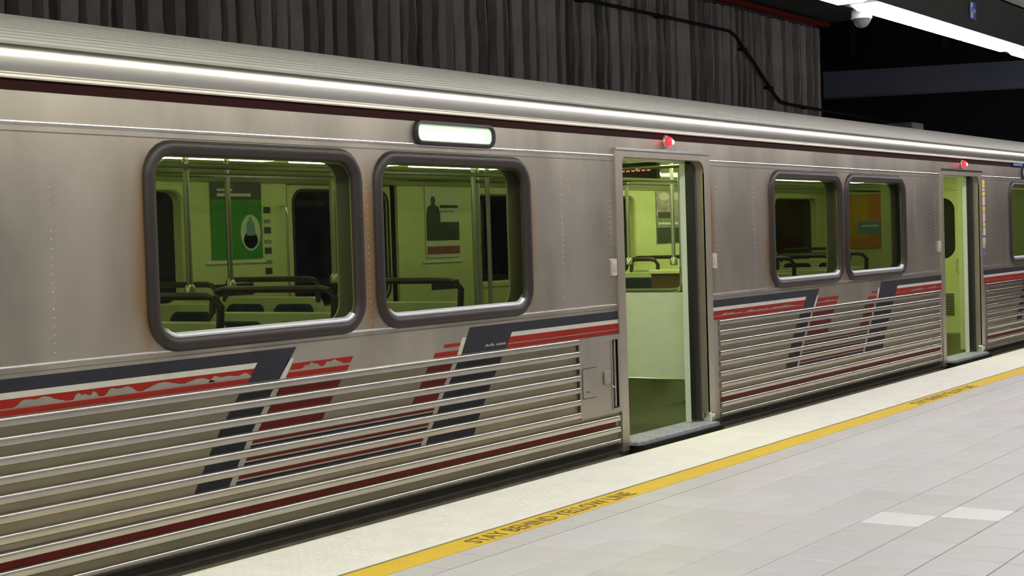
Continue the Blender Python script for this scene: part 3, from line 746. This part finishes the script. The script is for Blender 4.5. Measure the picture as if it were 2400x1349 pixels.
# ---- draught screens beside the doors
for xs_, y1_ in ((10.245, 1.12),):
    s = MB().plate(rr(.13, y1_, .325, 1.0, .03, 3), [], xs_, xs_+.03, 'yz').build('draught_screen', 'cream_panel', car)
    MB().tube([(xs_+.015, .30, 1.20), (xs_+.015, .30, 1.06), (xs_+.015, .33, 1.025), (xs_+.015, .40, 1.018), (xs_+.015, y1_, 1.018)], .017, 8).build('top_rail', 'chrome', s, True)
    MB().tube([(xs_+.010, .13, .322), (xs_+.010, y1_, .322)], .012, 8).build('bottom_rail', 'chrome', s, True)
    MB().tube([(xs_+.015, .30, 1.2), (xs_+.015, .30, 1.93)], .014, 8).build('screen_post', 'pole_steel', s, True)
    MB().tube([(xs_+.015, y1_, .02), (xs_+.015, y1_, 2.16)], .017, 8).build('screen_post', 'pole_steel', s, True)
MB().box(11.0, 11.04, .25, .99, .62, 1.125).build('brown_divider', 'brown_panel', car)
MB().cbox(10.97, 11.07, .25, 1.0, 1.125, 1.16, .008).build('divider_cap', 'cream_liner', car)
MB().box(14.42, 15.42, IY1-.05, IY1, .72, 1.03).build('heater_panel', 'brown_panel', car)
MB().box(14.42, 15.42, IY1-.07, IY1, 1.03, 1.05).build('heater_ledge', 'cream_liner', car)
# ---- cab bulkhead at the far end
bx = 19.6
cdoor = rr(1.12, 1.86, .03, 1.93, .05)
bh = MB().plate([(.12, .02), (IY1, .02), (IY1, 2.155), (.12, 2.155)], [rr(1.12, 1.86, .03, 1.93, .05)], bx, bx+.04, 'yz').build('cab_bulkhead', 'cream_liner', car)
cd = MB().plate(rr(1.125, 1.855, .035, 1.925, .05), [rr(1.21, 1.77, 1.02, 1.83, .16)], bx+.012, bx+.04, 'yz').build('cab_door', 'cream_liner', car)
MB().plate(rr(1.20, 1.78, 1.01, 1.84, .17), [], bx+.045, bx+.052, 'yz').build('cab_door_window', 'black', cd)
for k in range(9):
    MB().box(bx-.004, bx+.012, 1.24, 1.74, .27+k*.033, .29+k*.033).build('louvre_slat', 'seam_dark', cd)
MB().tube([(bx-.02, 1.17, 1.0), (bx-.06, 1.17, .98), (bx-.06, 1.17, .85), (bx-.02, 1.17, .83)], .012, 8).build('door_handle', 'chrome', cd, True)
MB().box(X0, X0+.05, .05, CW-.05, -.02, 2.2).build('car_end_wall', 'side_steel', car)
MB().box(X1-.05, X1, .05, CW-.05, -.02, 2.2).build('car_end_wall', 'side_steel', car)
# ---- hanging information display above the aisle
dsp = MB().cbox(12.05, 12.13, 1.5, 2.05, 1.96, 2.13, .01).build('message_display', 'black', car)
for k in range(8):
    MB().box(12.046, 12.05, 1.56+k*.055, 1.595+k*.055, 2.05, 2.075).build('led_block', 'led_red', dsp)
# ---- rule stickers beside the far door
for k in range(7):
    MB().box(8.50, 8.575, IY1-.003, IY1, 1.24+k*.08, 1.24+k*.08+(.05 if k % 2 == 0 else .03)).build('rule_sticker', 'ad_dark' if k % 2 == 0 else 'ad_grey', car)
MB().tube([(8.70, IY1-.01, 1.78), (8.70, IY1-.05, 1.76), (8.70, IY1-.06, 1.70), (8.70, IY1-.06, 1.05), (8.70, IY1-.01, 1.0)], .012, 8).build('door_grab_bar', 'chrome', car, True)

# ---- advertising posters (top-level: each slides out of its holder)
def poster(x0, x1, z0, z1, y, label, base_m, bits):
    o = MB().box(x0, x1, y-.006, y-.0005, z0, z1).build('advertising_poster', base_m)
    tag(o, label, 'poster')
    for nm, m_, a, b, c, d in bits:
        xa, xb, za, zb = x0+(x1-x0)*a, x0+(x1-x0)*b, z0+(z1-z0)*c, z0+(z1-z0)*d
        if nm == 'oval':
            pts = [((xa+xb)/2 + (xb-xa)/2*math.cos(t*math.pi/12), (za+zb)/2 + (zb-za)/2*math.sin(t*math.pi/12)) for t in range(24)]
            MB().plate(pts, [], y-.008, y-.006).build('oval_picture', m_, o)
        elif nm == 'figure':
            w_, h_ = xb-xa, zb-za; cx = (xa+xb)/2
            pts = [(cx-.5*w_, za), (cx-.5*w_, za+.55*h_), (cx-.38*w_, za+.74*h_), (cx-.12*w_, za+.80*h_), (cx-.17*w_, za+.90*h_), (cx-.08*w_, zb), (cx+.08*w_, zb), (cx+.17*w_, za+.90*h_), (cx+.12*w_, za+.80*h_), (cx+.38*w_, za+.74*h_), (cx+.5*w_, za+.55*h_), (cx+.5*w_, za)]
            MB().plate(list(reversed(pts)), [], y-.010, y-.008).build('figure_print', m_, o)
        else: MB().box(xa, xb, y-.008-(.001 if nm == 'line' else 0), y-.006, za, zb).build('printed_'+nm, m_, o)
    return o
poster(7.93, 8.47, 1.37, 1.955, IY1-.004, 'green poster with a white oval on the far wall, seen through the leftmost window', 'ad_green',
    [('header', 'ad_dark', 0, 1, .78, 1), ('line', 'ad_white', .12, .42, .89, .92), ('line', 'ad_white', .12, .78, .82, .86), ('oval', 'ad_white', .56, .96, .10, .58), ('oval', 'ad_skin', .62, .90, .13, .36), ('figure', 'ad_blue', .68, .84, .30, .55)])
MB().box(7.87, 8.50, IY1-.012, IY1-.004, 1.335, 1.36).build('poster_ledge', 'cream_panel', car)
poster(10.55, 11.06, 1.31, 1.955, IY1-.004, 'white poster with a dark suited figure, seen through the second window', 'ad_white',
    [('block', 'ad_dark', .02, .98, .24, .50), ('figure', 'ad_dark', 0.02, .42, .30, .86), ('line', 'ad_dark', .42, .95, .70, .74), ('line', 'ad_grey', .42, .8, .64, .66), ('strip', 'ad_red', .03, .98, .05, .16)])
MB().box(10.50, 11.10, IY1-.012, IY1-.004, 1.265, 1.285).build('poster_ledge', 'cream_panel', car)
poster(14.80, 15.40, 1.36, 1.95, IY1-.004, 'pink and grey poster with a dark lower half, seen through the near open door', 'ad_pink',
    [('block', 'ad_dark', 0, 1, 0, .30), ('band', 'ad_grey', 0, 1, .30, .52), ('line', 'ad_white', .05, .9, .36, .40), ('oval', 'ad_white', .1, .5, .82, .98), ('oval', 'ad_white', .6, .95, .84, .98), ('line', 'ad_dark', .05, .55, .48, .60)])
# orange poster stands on the cab bulkhead
op_ = MB().box(bx-.01, bx-.002, 2.19, 2.90, 1.18, 1.93).build('advertising_poster', 'ad_amber')
tag(op_, 'orange and amber poster with a pale blue box, seen through the fourth window', 'poster')
MB().box(bx-.012, bx-.01, 2.19, 2.40, 1.18, 1.93).build('printed_band', 'ad_orange', op_)
MB().box(bx-.013, bx-.01, 2.19, 2.90, 1.18, 1.33).build('printed_band', 'ad_orange', op_)
MB().box(bx-.015, bx-.013, 2.22, 2.55, 1.38, 1.56).build('printed_block', 'ad_blue', op_)
MB().box(bx-.017, bx-.015, 2.25, 2.50, 1.48, 1.505).build('printed_line', 'ad_white', op_)
# seat-number plaque style navy cards on the far wall
for x0, x1, z0, z1 in ((7.95, 8.36, 1.09, 1.18), (10.62, 11.03, 1.02, 1.10)):
    MB().box(x0, x1, IY1-.004, IY1, z0, z1).build('wall_card', 'seat_navy', car)

# ---- labels for parts that look different from the rest of their thing
PL = {'destination_sign': 'lit rounded destination sign with dark frame', 'door_lamp': 'glowing red door lamp', 'passenger_seat': 'cream bench seat with navy pads',
      'draught_screen': 'pale green panel with chrome rails', 'roof_eave': 'polished steel eave with a bright highlight', 'gutter_channel': 'dark maroon gutter line',
      'equipment_plate': 'flat steel plate with hatch and slot', 'window_gasket': 'dark rubber window surround', 'threshold': 'ribbed grey door sill',
      'yellow_line': 'yellow safety line', 'tactile_panel': 'cream tactile edge panel', 'line_lettering': 'dark lettering STAY BEHIND YELLOW LINE', 'cab_door': 'green cab door with dark window and louvre'}
for o in bpy.data.objects:
    k = o.name.split('.')[0]
    if o.parent is not None and k in PL: o['label'] = PL[k]
